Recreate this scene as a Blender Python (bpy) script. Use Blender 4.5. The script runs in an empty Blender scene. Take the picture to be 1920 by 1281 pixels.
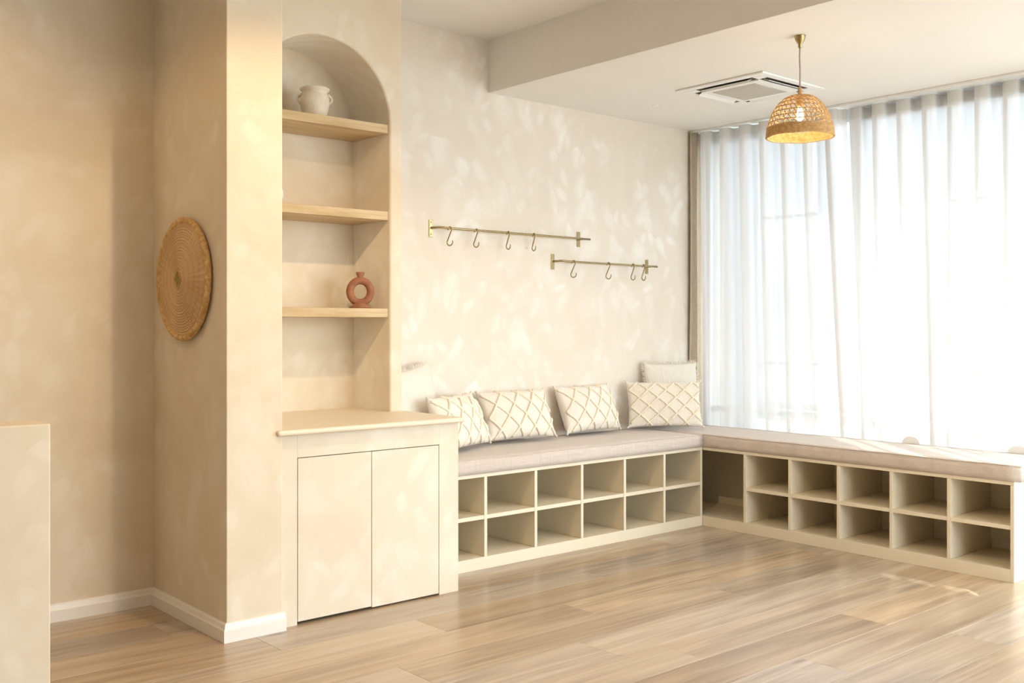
import bpy, bmesh, math, random
from mathutils import Vector, Matrix
random.seed(7)
R = math.radians
S = bpy.context.scene
COL = S.collection

# ------------------------------------------------------------------ camera, world, sun, exposure
# world X runs along the back wall towards the window, Y runs towards the back wall, Z is up (metres)
cam = bpy.data.objects.new('camera', bpy.data.cameras.new('camera'))
COL.objects.link(cam)
cam.location = (0, 0, 1.2)
cam.rotation_euler = (R(90), 0, R(49.24 - 90))
cam.data.sensor_width = 36
cam.data.lens = 36 * 1930 / 1920
cam.data.shift_y = -30.5 / 1920
cam.data.clip_start = 0.05
S.camera = cam

w = bpy.data.worlds.new('sky')
S.world = w
w.use_nodes = True
w.node_tree.nodes['Background'].inputs[0].default_value = (0.88, 0.94, 1.0, 1)
w.node_tree.nodes['Background'].inputs[1].default_value = 7.6

SUN_DIR = Vector((-0.62, -0.785, -1.25)).normalized()
sun = bpy.data.objects.new('sun', bpy.data.lights.new('sun', 'SUN'))
COL.objects.link(sun)
sun.location = (9, 9, 9)
sun.rotation_euler = SUN_DIR.to_track_quat('-Z', 'Y').to_euler()
sun.data.energy = 12
sun.data.angle = R(0.6)
sun.data.color = (1.0, 0.97, 0.93)

S.view_settings.view_transform = 'Standard'
S.view_settings.look = 'None'
S.view_settings.gamma = 1
S.view_settings.use_curve_mapping = False
S.view_settings.exposure = 0.42

WARM = (1.0, 0.73, 0.44)
SOFTWARM = (1.0, 0.90, 0.76)

# ------------------------------------------------------------------ constants measured from the room
VW = 4.46          # back wall
ZL, ZU = 2.503, 2.80   # low and high ceiling
UBK = 3.67         # bulkhead
UWIN = 5.60        # glazing plane
VALC = 4.37        # alcove wall
PU0, PU1, PV = 1.727, 1.962, 3.66      # pillar
BR = 2.85          # right side of the chimney breast
NV, NB = 4.123, 4.445  # breast face, niche back
ZC = 0.786         # counter top
BV, BU = 3.927, 4.892  # bench fronts
ZB, ZCU = 0.471, 0.549 # bench top, cushion top
CV = 3.677         # cabinet front
U_MIN, V_MIN = -2.2, -2.0

# ------------------------------------------------------------------ material helpers
MATS = {}
def new_mat(name):
    m = bpy.data.materials.new(name)
    m.use_nodes = True
    nt = m.node_tree
    b = nt.nodes['Principled BSDF']
    MATS[name] = m
    return m, nt, b

def N(nt, kind, **kw):
    n = nt.nodes.new(kind)
    for k, v in kw.items():
        setattr(n, k, v)
    return n

def L(nt, a, b):
    nt.links.new(a, b)

def math_node(nt, op, a, b=None, c=None, clamp=False):
    n = N(nt, 'ShaderNodeMath', operation=op, use_clamp=clamp)
    for i, v in enumerate((a, b, c)):
        if v is None:
            continue
        if isinstance(v, (int, float)):
            n.inputs[i].default_value = v
        else:
            L(nt, v, n.inputs[i])
    return n.outputs[0]

def smooth(nt, v, lo, hi):
    n = N(nt, 'ShaderNodeMapRange', interpolation_type='SMOOTHSTEP')
    L(nt, v, n.inputs[0])
    n.inputs[1].default_value = lo
    n.inputs[2].default_value = hi
    return n.outputs[0]

def mix_col(nt, fac, a, b):
    n = N(nt, 'ShaderNodeMix', data_type='RGBA')
    if isinstance(fac, (int, float)):
        n.inputs[0].default_value = fac
    else:
        L(nt, fac, n.inputs[0])
    for i, v in ((6, a), (7, b)):
        if isinstance(v, tuple):
            n.inputs[i].default_value = (*v, 1)
        else:
            L(nt, v, n.inputs[i])
    return n.outputs[2]

def srgb(r, g, b):
    def f(c):
        c /= 255
        return c / 12.92 if c <= 0.04045 else ((c + 0.055) / 1.055) ** 2.4
    return (f(r), f(g), f(b))

def bump(nt, b, h, strength=0.2, dist=0.01):
    n = N(nt, 'ShaderNodeBump')
    n.inputs['Strength'].default_value = strength
    n.inputs['Distance'].default_value = dist
    L(nt, h, n.inputs['Height'])
    L(nt, n.outputs[0], b.inputs['Normal'])

def simple(name, col, rough=0.5, metal=0.0, spec=0.5, noise=None):
    m, nt, b = new_mat(name)
    b.inputs['Base Color'].default_value = (*col, 1)
    b.inputs['Roughness'].default_value = rough
    b.inputs['Metallic'].default_value = metal
    b.inputs['Specular IOR Level'].default_value = spec
    if noise:
        sc, amt, bs = noise
        tc = N(nt, 'ShaderNodeTexCoord')
        t = N(nt, 'ShaderNodeTexNoise')
        t.inputs['Scale'].default_value = sc
        t.inputs['Detail'].default_value = 5
        L(nt, tc.outputs['Object'], t.inputs['Vector'])
        dark = tuple(c * (1 - amt) for c in col)
        L(nt, mix_col(nt, smooth(nt, t.outputs[0], 0.3, 0.7), dark, col), b.inputs['Base Color'])
        if bs:
            bump(nt, b, t.outputs[0], bs, 0.004)
    return m

def plaster(name, base, light, dark, amount, seed=0.0):
    """hand-brushed lime wash: oval brush dabs of random direction over a cloudy ground"""
    m, nt, b = new_mat(name)
    g = N(nt, 'ShaderNodeNewGeometry')
    sp = N(nt, 'ShaderNodeSeparateXYZ')
    L(nt, g.outputs['Position'], sp.inputs[0])
    cb = N(nt, 'ShaderNodeCombineXYZ')
    L(nt, math_node(nt, 'ADD', sp.outputs[0], sp.outputs[1]), cb.inputs[0])     # walls run along x or along y
    L(nt, sp.outputs[2], cb.inputs[1])
    off = N(nt, 'ShaderNodeVectorMath', operation='ADD')
    L(nt, cb.outputs[0], off.inputs[0])
    off.inputs[1].default_value = (seed * 3.1 + 10, seed * 1.7 + 10, 0)
    P = off.outputs[0]
    # wobble
    wn = N(nt, 'ShaderNodeTexNoise')
    wn.inputs['Scale'].default_value = 6
    wn.inputs['Detail'].default_value = 4
    L(nt, P, wn.inputs['Vector'])
    wv = N(nt, 'ShaderNodeVectorMath', operation='MULTIPLY_ADD')
    L(nt, wn.outputs['Color'], wv.inputs[0])
    wv.inputs[1].default_value = (0.07, 0.07, 0)
    L(nt, P, wv.inputs[2])
    cl = N(nt, 'ShaderNodeTexNoise')
    cl.inputs['Scale'].default_value = 1.6
    cl.inputs['Detail'].default_value = 7
    cl.inputs['Roughness'].default_value = 0.62
    cl.inputs['Distortion'].default_value = 0.8
    L(nt, P, cl.inputs['Vector'])
    dabs = None
    for k, (sc, ln, wd, wgt) in enumerate(((3.8, 0.17, 0.09, 0.75), (5.8, 0.115, 0.056, 0.85), (9.0, 0.075, 0.036, 0.8), (5.0, 0.15, 0.042, 0.8))):
        vo = N(nt, 'ShaderNodeTexVoronoi', voronoi_dimensions='2D')
        vo.inputs['Scale'].default_value = sc
        sh = N(nt, 'ShaderNodeVectorMath', operation='ADD')
        L(nt, wv.outputs[0], sh.inputs[0])
        sh.inputs[1].default_value = (k * 5.37, k * 2.91, 0)
        L(nt, sh.outputs[0], vo.inputs['Vector'])
        d = N(nt, 'ShaderNodeVectorMath', operation='SUBTRACT')
        L(nt, sh.outputs[0], d.inputs[0]); L(nt, vo.outputs['Position'], d.inputs[1])
        sc3 = N(nt, 'ShaderNodeSeparateColor')
        L(nt, vo.outputs['Color'], sc3.inputs[0])
        rot = N(nt, 'ShaderNodeVectorRotate', rotation_type='Z_AXIS')
        L(nt, d.outputs[0], rot.inputs['Vector'])
        L(nt, math_node(nt, 'MULTIPLY_ADD', sc3.outputs[0], 2.2, 0.5), rot.inputs['Angle'])
        dv = N(nt, 'ShaderNodeVectorMath', operation='MULTIPLY')
        L(nt, rot.outputs[0], dv.inputs[0])
        dv.inputs[1].default_value = (1 / ln, 1 / wd, 0)
        ll = N(nt, 'ShaderNodeVectorMath', operation='LENGTH')
        L(nt, dv.outputs[0], ll.inputs[0])
        inside = smooth(nt, ll.outputs['Value'], 1.05, 0.25)
        al = math_node(nt, 'MULTIPLY', inside, smooth(nt, sc3.outputs[1], 0.35, 1.0))
        al = math_node(nt, 'MULTIPLY', al, wgt)
        dabs = al if dabs is None else math_node(nt, 'MAXIMUM', dabs, al)
    # dry-brush streaks inside the dabs
    st = N(nt, 'ShaderNodeTexNoise')
    st.inputs['Scale'].default_value = 26
    st.inputs['Detail'].default_value = 5
    st.inputs['Distortion'].default_value = 1.6
    L(nt, P, st.inputs['Vector'])
    streak = math_node(nt, 'MULTIPLY_ADD', smooth(nt, st.outputs[0], 0.3, 0.65), 0.35, 0.65)
    region = math_node(nt, 'MULTIPLY_ADD', smooth(nt, cl.outputs[0], 0.36, 0.62), 0.85, 0.15)
    fac = math_node(nt, 'MULTIPLY', math_node(nt, 'MULTIPLY', math_node(nt, 'MULTIPLY', dabs, streak), region), amount, clamp=True)
    ground = mix_col(nt, smooth(nt, cl.outputs[0], 0.3, 0.68), dark, base)
    L(nt, mix_col(nt, fac, ground, light), b.inputs['Base Color'])
    b.inputs['Roughness'].default_value = 0.85
    b.inputs['Specular IOR Level'].default_value = 0.25
    bump(nt, b, math_node(nt, 'ADD', fac, st.outputs[0]), 0.06, 0.006)
    return m

PB, PL_, PD = srgb(234, 225, 212), srgb(248, 246, 241), srgb(228, 217, 201)
M_PLA_Y = plaster('limewash_back', PB, PL_, PD, 0.85, 1)
M_PLA_Y2 = plaster('limewash_soft', srgb(231, 219, 197), srgb(241, 233, 218), srgb(223, 207, 181), 0.7, 2)
M_PLA_X = plaster('limewash_side', srgb(231, 219, 197), srgb(241, 233, 218), srgb(223, 207, 181), 0.65, 3)
M_PLA_C = plaster('limewash_cabinet', srgb(231, 220, 200), srgb(241, 235, 222), srgb(225, 212, 190), 0.8, 4)
M_WHITE = simple('ceiling_white', srgb(240, 237, 231), 0.9, spec=0.2, noise=(3, 0.015, 0))
M_ROOM = simple('room_paint', srgb(236, 228, 214), 0.9, spec=0.2, noise=(2, 0.02, 0))
M_TRIM = simple('trim_gloss_white', srgb(244, 240, 232), 0.35, noise=(4, 0.015, 0))
M_COUNTER = simple('counter_cream', srgb(240, 226, 202), 0.45, noise=(5, 0.03, 0))
M_CREAM = simple('bench_cream_paint', srgb(234, 223, 199), 0.42, noise=(6, 0.02, 0))
M_BRASS = simple('aged_brass', srgb(176, 158, 112), 0.33, 1.0, noise=(60, 0.18, 0))
M_DARK = simple('dark_gap', srgb(70, 62, 52), 0.9)
M_ACW = simple('air_conditioner_plastic', srgb(240, 240, 236), 0.45, noise=(5, 0.01, 0))
M_ACG = simple('air_conditioner_grille', srgb(214, 211, 203), 0.6, noise=(40, 0.06, 0))
M_TERRA = simple('terracotta', srgb(172, 119, 90), 0.8, spec=0.2, noise=(40, 0.22, 0.25))
M_CLAY = simple('pale_clay', srgb(240, 228, 206), 0.85, spec=0.2, noise=(22, 0.12, 0.25))
M_CERAMIC = simple('white_ceramic', srgb(240, 238, 232), 0.4, noise=(10, 0.02, 0))
M_CORD = simple('braided_cord', srgb(190, 172, 158), 0.9, noise=(200, 0.3, 0))
M_PATCH = simple('patch_weave', srgb(160, 138, 84), 0.9, noise=(120, 0.35, 0.3))
M_FRAME = simple('window_frame_white', srgb(225, 228, 230), 0.4, noise=(5, 0.02, 0))
M_SHUT = simple('outside_shutter', srgb(160, 166, 174), 0.8, noise=(3, 0.05, 0))
M_PAVE = simple('pavement', srgb(140, 139, 136), 0.9, noise=(3, 0.12, 0))
M_RENDER = simple('outside_render', srgb(172, 176, 182), 0.9, noise=(2, 0.06, 0))
M_TUFT = simple('tufted_cotton', srgb(246, 236, 216), 1.0, spec=0.1, noise=(160, 0.08, 0.4))

def cloth(name, col, sx, sy, amt, rough=0.95, bs=0.25):
    """woven cloth: two crossed thread waves plus slub noise, in object space"""
    m, nt, b = new_mat(name)
    tc = N(nt, 'ShaderNodeTexCoord')
    hs = []
    for k, (s3) in enumerate(((sx, 14, 14), (14, sy, sy))):
        mp = N(nt, 'ShaderNodeMapping')
        mp.inputs['Scale'].default_value = s3
        L(nt, tc.outputs['Object'], mp.inputs[0])
        t = N(nt, 'ShaderNodeTexNoise')
        t.inputs['Scale'].default_value = 1
        t.inputs['Detail'].default_value = 3
        L(nt, mp.outputs[0], t.inputs['Vector'])
        hs.append(t.outputs[0])
    h = math_node(nt, 'MULTIPLY', math_node(nt, 'ADD', hs[0], hs[1]), 0.5)
    dark = tuple(c * (1 - amt) for c in col)
    L(nt, mix_col(nt, smooth(nt, h, 0.36, 0.62), dark, col), b.inputs['Base Color'])
    b.inputs['Roughness'].default_value = rough
    b.inputs['Specular IOR Level'].default_value = 0.15
    b.inputs['Sheen Weight'].default_value = 0.15
    bump(nt, b, h, bs, 0.003)
    return m
M_LINEN = cloth('taupe_linen', srgb(214, 202, 192), 260, 260, 0.14)
M_PILLOW = cloth('pillow_cotton', srgb(236, 229, 217), 180, 180, 0.07)
M_DRAPE = cloth('beige_drape', srgb(205, 192, 172), 200, 60, 0.1)

def ribbed(name, col):
    m, nt, b = new_mat(name)
    tc = N(nt, 'ShaderNodeTexCoord')
    wv = N(nt, 'ShaderNodeTexWave', wave_type='BANDS', bands_direction='X')
    wv.inputs['Scale'].default_value = 26
    wv.inputs['Distortion'].default_value = 1.2
    wv.inputs['Detail'].default_value = 2
    L(nt, tc.outputs['Object'], wv.inputs['Vector'])
    L(nt, mix_col(nt, wv.outputs['Fac'], tuple(c * 0.9 for c in col), col), b.inputs['Base Color'])
    b.inputs['Roughness'].default_value = 1
    b.inputs['Specular IOR Level'].default_value = 0.1
    bump(nt, b, wv.outputs['Fac'], 0.35, 0.004)
    return m
M_RIB = ribbed('ribbed_cotton', srgb(236, 230, 219))

def wood(name, c0, c1, c2, across, along, knots=True, rough=0.4, spec=0.5, rnd=False):
    """boards whose grain runs along local X"""
    m, nt, b = new_mat(name)
    tc = N(nt, 'ShaderNodeTexCoord')
    vec = tc.outputs['Object']
    rv = None
    if rnd:
        oi = N(nt, 'ShaderNodeObjectInfo')
        rv = oi.outputs['Random']
        ad = N(nt, 'ShaderNodeVectorMath', operation='MULTIPLY_ADD')
        cb = N(nt, 'ShaderNodeCombineXYZ')
        for i in range(3):
            L(nt, rv, cb.inputs[i])
        L(nt, cb.outputs[0], ad.inputs[0])
        ad.inputs[1].default_value = (37, 91, 53)
        L(nt, vec, ad.inputs[2])
        vec = ad.outputs[0]
    def noise(scale3, detail, dist=0.0, rough_=0.55):
        mp = N(nt, 'ShaderNodeMapping')
        mp.inputs['Scale'].default_value = scale3
        L(nt, vec, mp.inputs[0])
        t = N(nt, 'ShaderNodeTexNoise')
        t.inputs['Scale'].default_value = 1
        t.inputs['Detail'].default_value = detail
        t.inputs['Distortion'].default_value = dist
        t.inputs['Roughness'].default_value = rough_
        L(nt, mp.outputs[0], t.inputs['Vector'])
        return t.outputs[0]
    grain = noise((along * 1.8, across * 3.5, across * 3.5), 6, 0.4, 0.65)
    broad = noise((along * 0.8, across * 0.22, across * 0.22), 3, 1.2)
    mid = noise((along * 1.2, across * 0.8, across * 0.8), 4, 1.1)
    col = mix_col(nt, smooth(nt, broad, 0.30, 0.66), c2, c1)
    col = mix_col(nt, math_node(nt, 'MULTIPLY', smooth(nt, mid, 0.42, 0.7), .6), col, c0)
    g = math_node(nt, 'MULTIPLY', smooth(nt, grain, 0.62, 0.36), 0.09)
    col = mix_col(nt, g, col, tuple(c * 0.62 for c in c2))
    if knots:
        mp = N(nt, 'ShaderNodeMapping')
        mp.inputs['Scale'].default_value = (1.7, 6.5, 6.5)
        L(nt, vec, mp.inputs[0])
        vo = N(nt, 'ShaderNodeTexVoronoi')
        vo.inputs['Scale'].default_value = 1
        L(nt, mp.outputs[0], vo.inputs['Vector'])
        sc3 = N(nt, 'ShaderNodeSeparateColor')
        L(nt, vo.outputs['Color'], sc3.inputs[0])
        kn = math_node(nt, 'MULTIPLY', smooth(nt, vo.outputs['Distance'], 0.13, 0.02), smooth(nt, sc3.outputs[0], 0.6, 0.8))
        kn = math_node(nt, 'MULTIPLY', kn, math_node(nt, 'MULTIPLY_ADD', grain, 0.9, 0.2))
        col = mix_col(nt, kn, col, tuple(c * 0.38 for c in c2))
    if rnd:
        hs = N(nt, 'ShaderNodeHueSaturation')
        L(nt, col, hs.inputs['Color'])
        L(nt, math_node(nt, 'MULTIPLY_ADD', rv, 0.26, 0.87), hs.inputs['Value'])
        fr = math_node(nt, 'FRACT', math_node(nt, 'MULTIPLY', rv, 17.3))
        L(nt, math_node(nt, 'MULTIPLY_ADD', fr, 0.35, 0.70), hs.inputs['Saturation'])
        col = hs.outputs[0]
    L(nt, col, b.inputs['Base Color'])
    b.inputs['Roughness'].default_value = rough
    b.inputs['Specular IOR Level'].default_value = spec
    bump(nt, b, grain, 0.05, 0.003)
    return m
M_OAK = wood('oak_plank', srgb(206, 184, 155), srgb(194, 169, 139), srgb(160, 137, 113), 26, 0.8, True, 0.27, 0.6, True)
M_PINE = wood('pine_board', srgb(226, 207, 170), srgb(217, 194, 154), srgb(190, 162, 116), 42, 1.6, True, 0.55, 0.4)

def weave(name, col, col2, scale):
    m, nt, b = new_mat(name)
    tc = N(nt, 'ShaderNodeTexCoord')
    t = N(nt, 'ShaderNodeTexNoise')
    t.inputs['Scale'].default_value = scale
    t.inputs['Detail'].default_value = 4
    L(nt, tc.outputs['Object'], t.inputs['Vector'])
    L(nt, mix_col(nt, smooth(nt, t.outputs[0], 0.35, 0.65), col2, col), b.inputs['Base Color'])
    b.inputs['Roughness'].default_value = 0.75
    b.inputs['Specular IOR Level'].default_value = 0.3
    bump(nt, b, t.outputs[0], 0.5, 0.003)
    return m
M_RATTAN = weave('rattan', srgb(204, 168, 116), srgb(184, 146, 96), 70)
M_GRASS = weave('woven_grass', srgb(208, 174, 128), srgb(172, 134, 90), 120)
def coil(name, c0, c1):
    m, nt, b = new_mat(name)
    tc = N(nt, 'ShaderNodeTexCoord')
    wv = N(nt, 'ShaderNodeTexWave', wave_type='RINGS', rings_direction='Z')
    wv.inputs['Scale'].default_value = 22
    wv.inputs['Distortion'].default_value = 2.5
    wv.inputs['Detail Scale'].default_value = 6
    L(nt, tc.outputs['Object'], wv.inputs['Vector'])
    t = N(nt, 'ShaderNodeTexNoise'); t.inputs['Scale'].default_value = 9; t.inputs['Detail'].default_value = 5
    L(nt, tc.outputs['Object'], t.inputs['Vector'])
    f = math_node(nt, 'ADD', math_node(nt, 'MULTIPLY', wv.outputs['Fac'], .6), math_node(nt, 'MULTIPLY', smooth(nt, t.outputs[0], .3, .7), .4))
    L(nt, mix_col(nt, f, c1, c0), b.inputs['Base Color'])
    b.inputs['Roughness'].default_value = .8
    b.inputs['Specular IOR Level'].default_value = .2
    return m
M_COIL = coil('coiled_grass', srgb(224, 194, 152), srgb(200, 164, 120))
M_GRASS_RIM = weave('woven_grass_rim', srgb(224, 188, 130), srgb(196, 154, 98), 60)

def sheer(name, transp, col, thru):
    m, nt, b = new_mat(name)
    nt.nodes.remove(b)
    out = nt.nodes['Material Output']
    df = N(nt, 'ShaderNodeBsdfDiffuse'); df.inputs[0].default_value = (*col, 1)
    tl = N(nt, 'ShaderNodeBsdfTranslucent'); tl.inputs[0].default_value = (*col, 1)
    tr = N(nt, 'ShaderNodeBsdfTransparent'); tr.inputs[0].default_value = (1, 1, 1, 1)
    m1 = N(nt, 'ShaderNodeMixShader'); m1.inputs[0].default_value = thru
    L(nt, df.outputs[0], m1.inputs[1]); L(nt, tl.outputs[0], m1.inputs[2])
    m2 = N(nt, 'ShaderNodeMixShader')
    # fine thread-count variation of the voile
    tc = N(nt, 'ShaderNodeTexCoord')
    mp = N(nt, 'ShaderNodeMapping'); mp.inputs['Scale'].default_value = (60, 60, 2)
    L(nt, tc.outputs['Object'], mp.inputs[0])
    t = N(nt, 'ShaderNodeTexNoise'); t.inputs['Scale'].default_value = 1; t.inputs['Detail'].default_value = 2
    L(nt, mp.outputs[0], t.inputs['Vector'])
    L(nt, math_node(nt, 'MULTIPLY_ADD', t.outputs[0], transp * 0.6, transp * 0.7), m2.inputs[0])
    L(nt, m1.outputs[0], m2.inputs[1]); L(nt, tr.outputs[0], m2.inputs[2])
    L(nt, m2.outputs[0], out.inputs[0])
    return m
M_SHEER = sheer('voile', 0.15, (0.80, 0.80, 0.80), 0.11)
M_HEAD = sheer('voile_heading', 0.01, (0.66, 0.645, 0.61), 0.16)

def glass_mat():
    m, nt, b = new_mat('window_glass')
    nt.nodes.remove(b)
    tr = N(nt, 'ShaderNodeBsdfTransparent'); tr.inputs[0].default_value = (0.95, 0.97, 0.97, 1)
    gl = N(nt, 'ShaderNodeBsdfGlossy'); gl.inputs['Roughness'].default_value = 0.02
    mx = N(nt, 'ShaderNodeMixShader'); mx.inputs[0].default_value = 0.06
    L(nt, tr.outputs[0], mx.inputs[1]); L(nt, gl.outputs[0], mx.inputs[2])
    L(nt, mx.outputs[0], nt.nodes['Material Output'].inputs[0])
    return m
M_GLASS = glass_mat()

def emit_mat(name, col, s):
    m, nt, b = new_mat(name)
    b.inputs['Base Color'].default_value = (*col, 1)
    b.inputs['Emission Color'].default_value = (*col, 1)
    b.inputs['Emission Strength'].default_value = s
    return m
M_BULB = emit_mat('lit_bulb', (1.0, 0.82, 0.6), 22)
M_LED = emit_mat('lit_downlight', (1.0, 0.8, 0.55), 12)

# ------------------------------------------------------------------ mesh helpers
def add_box(bm, x0, x1, y0, y1, z0, z1, bev=0.0, seg=2):
    r = bmesh.ops.create_cube(bm, size=1)
    vs = r['verts']
    for v in vs:
        v.co = Vector(((x0 + x1) / 2 + v.co.x * (x1 - x0), (y0 + y1) / 2 + v.co.y * (y1 - y0), (z0 + z1) / 2 + v.co.z * (z1 - z0)))
    if bev:
        es = list({e for v in vs for e in v.link_edges})
        bmesh.ops.bevel(bm, geom=es, offset=bev, segments=seg, affect='EDGES', profile=0.5)

def add_tube(bm, pts, rad, n=8, closed=False, cap=True):
    pts = [Vector(p) for p in pts]
    m = len(pts)
    rads = rad if isinstance(rad, (list, tuple)) else [rad] * m
    rings = []
    up = None
    for i, p in enumerate(pts):
        if closed:
            t = (pts[(i + 1) % m] - pts[i - 1]).normalized()
        else:
            t = (pts[min(i + 1, m - 1)] - pts[max(i - 1, 0)]).normalized()
        if up is None:
            up = Vector((0, 0, 1)) if abs(t.z) < 0.9 else Vector((1, 0, 0))
        s = t.cross(up).normalized()
        up = s.cross(t).normalized()
        rings.append([bm.verts.new(p + (s * math.cos(a) + up * math.sin(a)) * rads[i]) for a in [2 * math.pi * k / n for k in range(n)]])
    for i in range(m if closed else m - 1):
        a, b = rings[i], rings[(i + 1) % m]
        for k in range(n):
            bm.faces.new((a[k], a[(k + 1) % n], b[(k + 1) % n], b[k]))
    if cap and not closed:
        bm.faces.new(rings[0][::-1]); bm.faces.new(rings[-1])

def add_lathe(bm, prof, n=40, c=(0, 0, 0)):
    """prof: (radius, z) from bottom to top about the Z axis"""
    rings = []
    for r, z in prof:
        if r < 1e-5:
            rings.append([bm.verts.new((c[0], c[1], c[2] + z))])
        else:
            rings.append([bm.verts.new((c[0] + r * math.cos(2 * math.pi * k / n), c[1] + r * math.sin(2 * math.pi * k / n), c[2] + z)) for k in range(n)])
    for a, b in zip(rings, rings[1:]):
        for k in range(n):
            f = [a[k % len(a)], a[(k + 1) % len(a)], b[(k + 1) % len(b)], b[k % len(b)]]
            f = list(dict.fromkeys(f))
            if len(f) > 2:
                bm.faces.new(f)

def obj(name, bm, mat, parent=None, smooth_=False, **props):
    me = bpy.data.meshes.new(name)
    bmesh.ops.recalc_face_normals(bm, faces=bm.faces)
    if smooth_:
        for f in bm.faces:
            f.smooth = True
    bm.to_mesh(me); bm.free()
    me.materials.append(mat)
    o = bpy.data.objects.new(name, me)
    COL.objects.link(o)
    if parent:
        o.parent = parent
    for k, v in props.items():
        o[k] = v
    return o

def box(name, x0, x1, y0, y1, z0, z1, mat, parent=None, bev=0.0, **props):
    """box mesh whose origin sits at its own base centre (in the parent's space)"""
    bm = bmesh.new()
    cx, cy = (x0 + x1) / 2, (y0 + y1) / 2
    add_box(bm, x0 - cx, x1 - cx, y0 - cy, y1 - cy, 0, z1 - z0, bev)
    o = obj(name, bm, mat, parent, **props)
    o.location = (cx, cy, z0)
    return o

def thing(name, label, cat, loc=(0, 0, 0), rz=0.0, group=None):
    o = bpy.data.objects.new(name, None)
    COL.objects.link(o)
    o.location = loc
    o.rotation_euler = (0, 0, rz)
    o.empty_display_size = 0.1
    o['label'] = label; o['category'] = cat
    if group:
        o['group'] = group
    return o

def tag(o, label, cat, group=None):
    o['label'] = label; o['category'] = cat
    if group:
        o['group'] = group
    return o

def struct(name, x0, x1, y0, y1, z0, z1, mat, label, cat, bev=0.0, parent=None):
    o = box(name, x0, x1, y0, y1, z0, z1, mat, parent, bev)
    if parent is None:
        o['kind'] = 'structure'; o['label'] = label; o['category'] = cat
    return o

# ------------------------------------------------------------------ the room
ROOM_R = 5.79
floor = struct('floor', U_MIN - .1, ROOM_R, V_MIN - .1, VW + .12, -0.12, -0.012, M_DARK, 'light oak plank floor with grey and honey boards', 'floor')
# planks: rows run along X, measured row pitch and end joints
PITCH, LEN = 0.2155, 1.702
row_joint = {0: 3.537, 1: 2.44, 3: 2.055, 4: 4.437, 5: 2.938, 7: 3.21, 8: 3.917, 2: 3.06, 6: 3.83}
plank_mesh = {}
def plank(x0, x1, y0, y1):
    key = (round(x1 - x0, 3), round(y1 - y0, 3))
    if key not in plank_mesh:
        bm = bmesh.new()
        add_box(bm, -key[0] / 2 + .0006, key[0] / 2 - .0006, -key[1] / 2 + .0006, key[1] / 2 - .0006, -0.012, 0, 0.0005, 1)
        me = bpy.data.meshes.new('plank'); bm.to_mesh(me); bm.free()
        me.materials.append(M_OAK)
        plank_mesh[key] = me
    o = bpy.data.objects.new('plank', plank_mesh[key])
    COL.objects.link(o)
    o.parent = floor
    o.location = ((x0 + x1) / 2 - floor.location.x, (y0 + y1) / 2 - floor.location.y, -floor.location.z)
k = -4
while True:
    y1 = 3.646 - PITCH * k
    y0 = y1 - PITCH
    if y1 < V_MIN:
        break
    yy0, yy1 = max(y0, V_MIN), min(y1, VW + .02)
    if yy1 - yy0 > .01:
        j = row_joint.get(k, 2.0 + (k * 0.618 % 1) * LEN)
        x = j - LEN * math.ceil((j - U_MIN) / LEN)
        while x < 5.62:
            a, b = max(x, U_MIN), min(x + LEN, 5.62)
            if b - a > .02:
                plank(a, b, yy0, yy1)
            x += LEN
    k += 1

struct('wall_back', BR - 1.2, ROOM_R, VW, VW + .12, 0, ZU + .02, M_PLA_Y, 'lime washed back wall with white brush marks above the bench', 'wall')
struct('wall_alcove', U_MIN, PU0 + .02, VALC, VALC + .12, 0, ZU + .02, M_PLA_Y2, 'warm lit lime washed wall in the left alcove', 'wall')
struct('wall_pillar', PU0, PU1, PV, VW, 0, ZU + .02, M_PLA_X, 'square lime washed pillar beside the arched niche', 'wall', 0.004)
struct('wall_left', U_MIN - .1, U_MIN, V_MIN - .1, VW, 0, ZU + .02, M_ROOM, 'plain cream wall on the left behind the camera', 'wall')
# rear wall with a wide shopfront window
struct('wall_rear', U_MIN, 2.4, V_MIN - .1, V_MIN, 0, ZU + .02, M_ROOM, 'cream wall beside the rear window', 'wall')
struct('wall_rear', 5.4, ROOM_R, V_MIN - .1, V_MIN, 0, ZU + .02, M_ROOM, 'cream wall between rear window and curtain', 'wall')
struct('wall_rear', 2.4, 5.4, V_MIN - .1, V_MIN, 2.5, ZU + .02, M_ROOM, 'cream wall above the rear window', 'wall')
struct('ceiling', U_MIN - .1, UBK + .01, V_MIN - .1, VW + .12, ZU, ZU + .1, M_WHITE, 'upper white ceiling left of the bulkhead', 'ceiling')
struct('ceiling', UBK, ROOM_R, V_MIN - .1, VW + .12, ZL, ZU + .1, M_WHITE, 'dropped white ceiling on the window side with bulkhead edge', 'ceiling', 0.002)
# half height partition in the left foreground
struct('wall_half', U_MIN, 0.985, 3.30, 3.455, 0, 0.9, M_PLA_Y2, 'low lime washed half wall in the left foreground', 'wall', 0.005)

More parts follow.
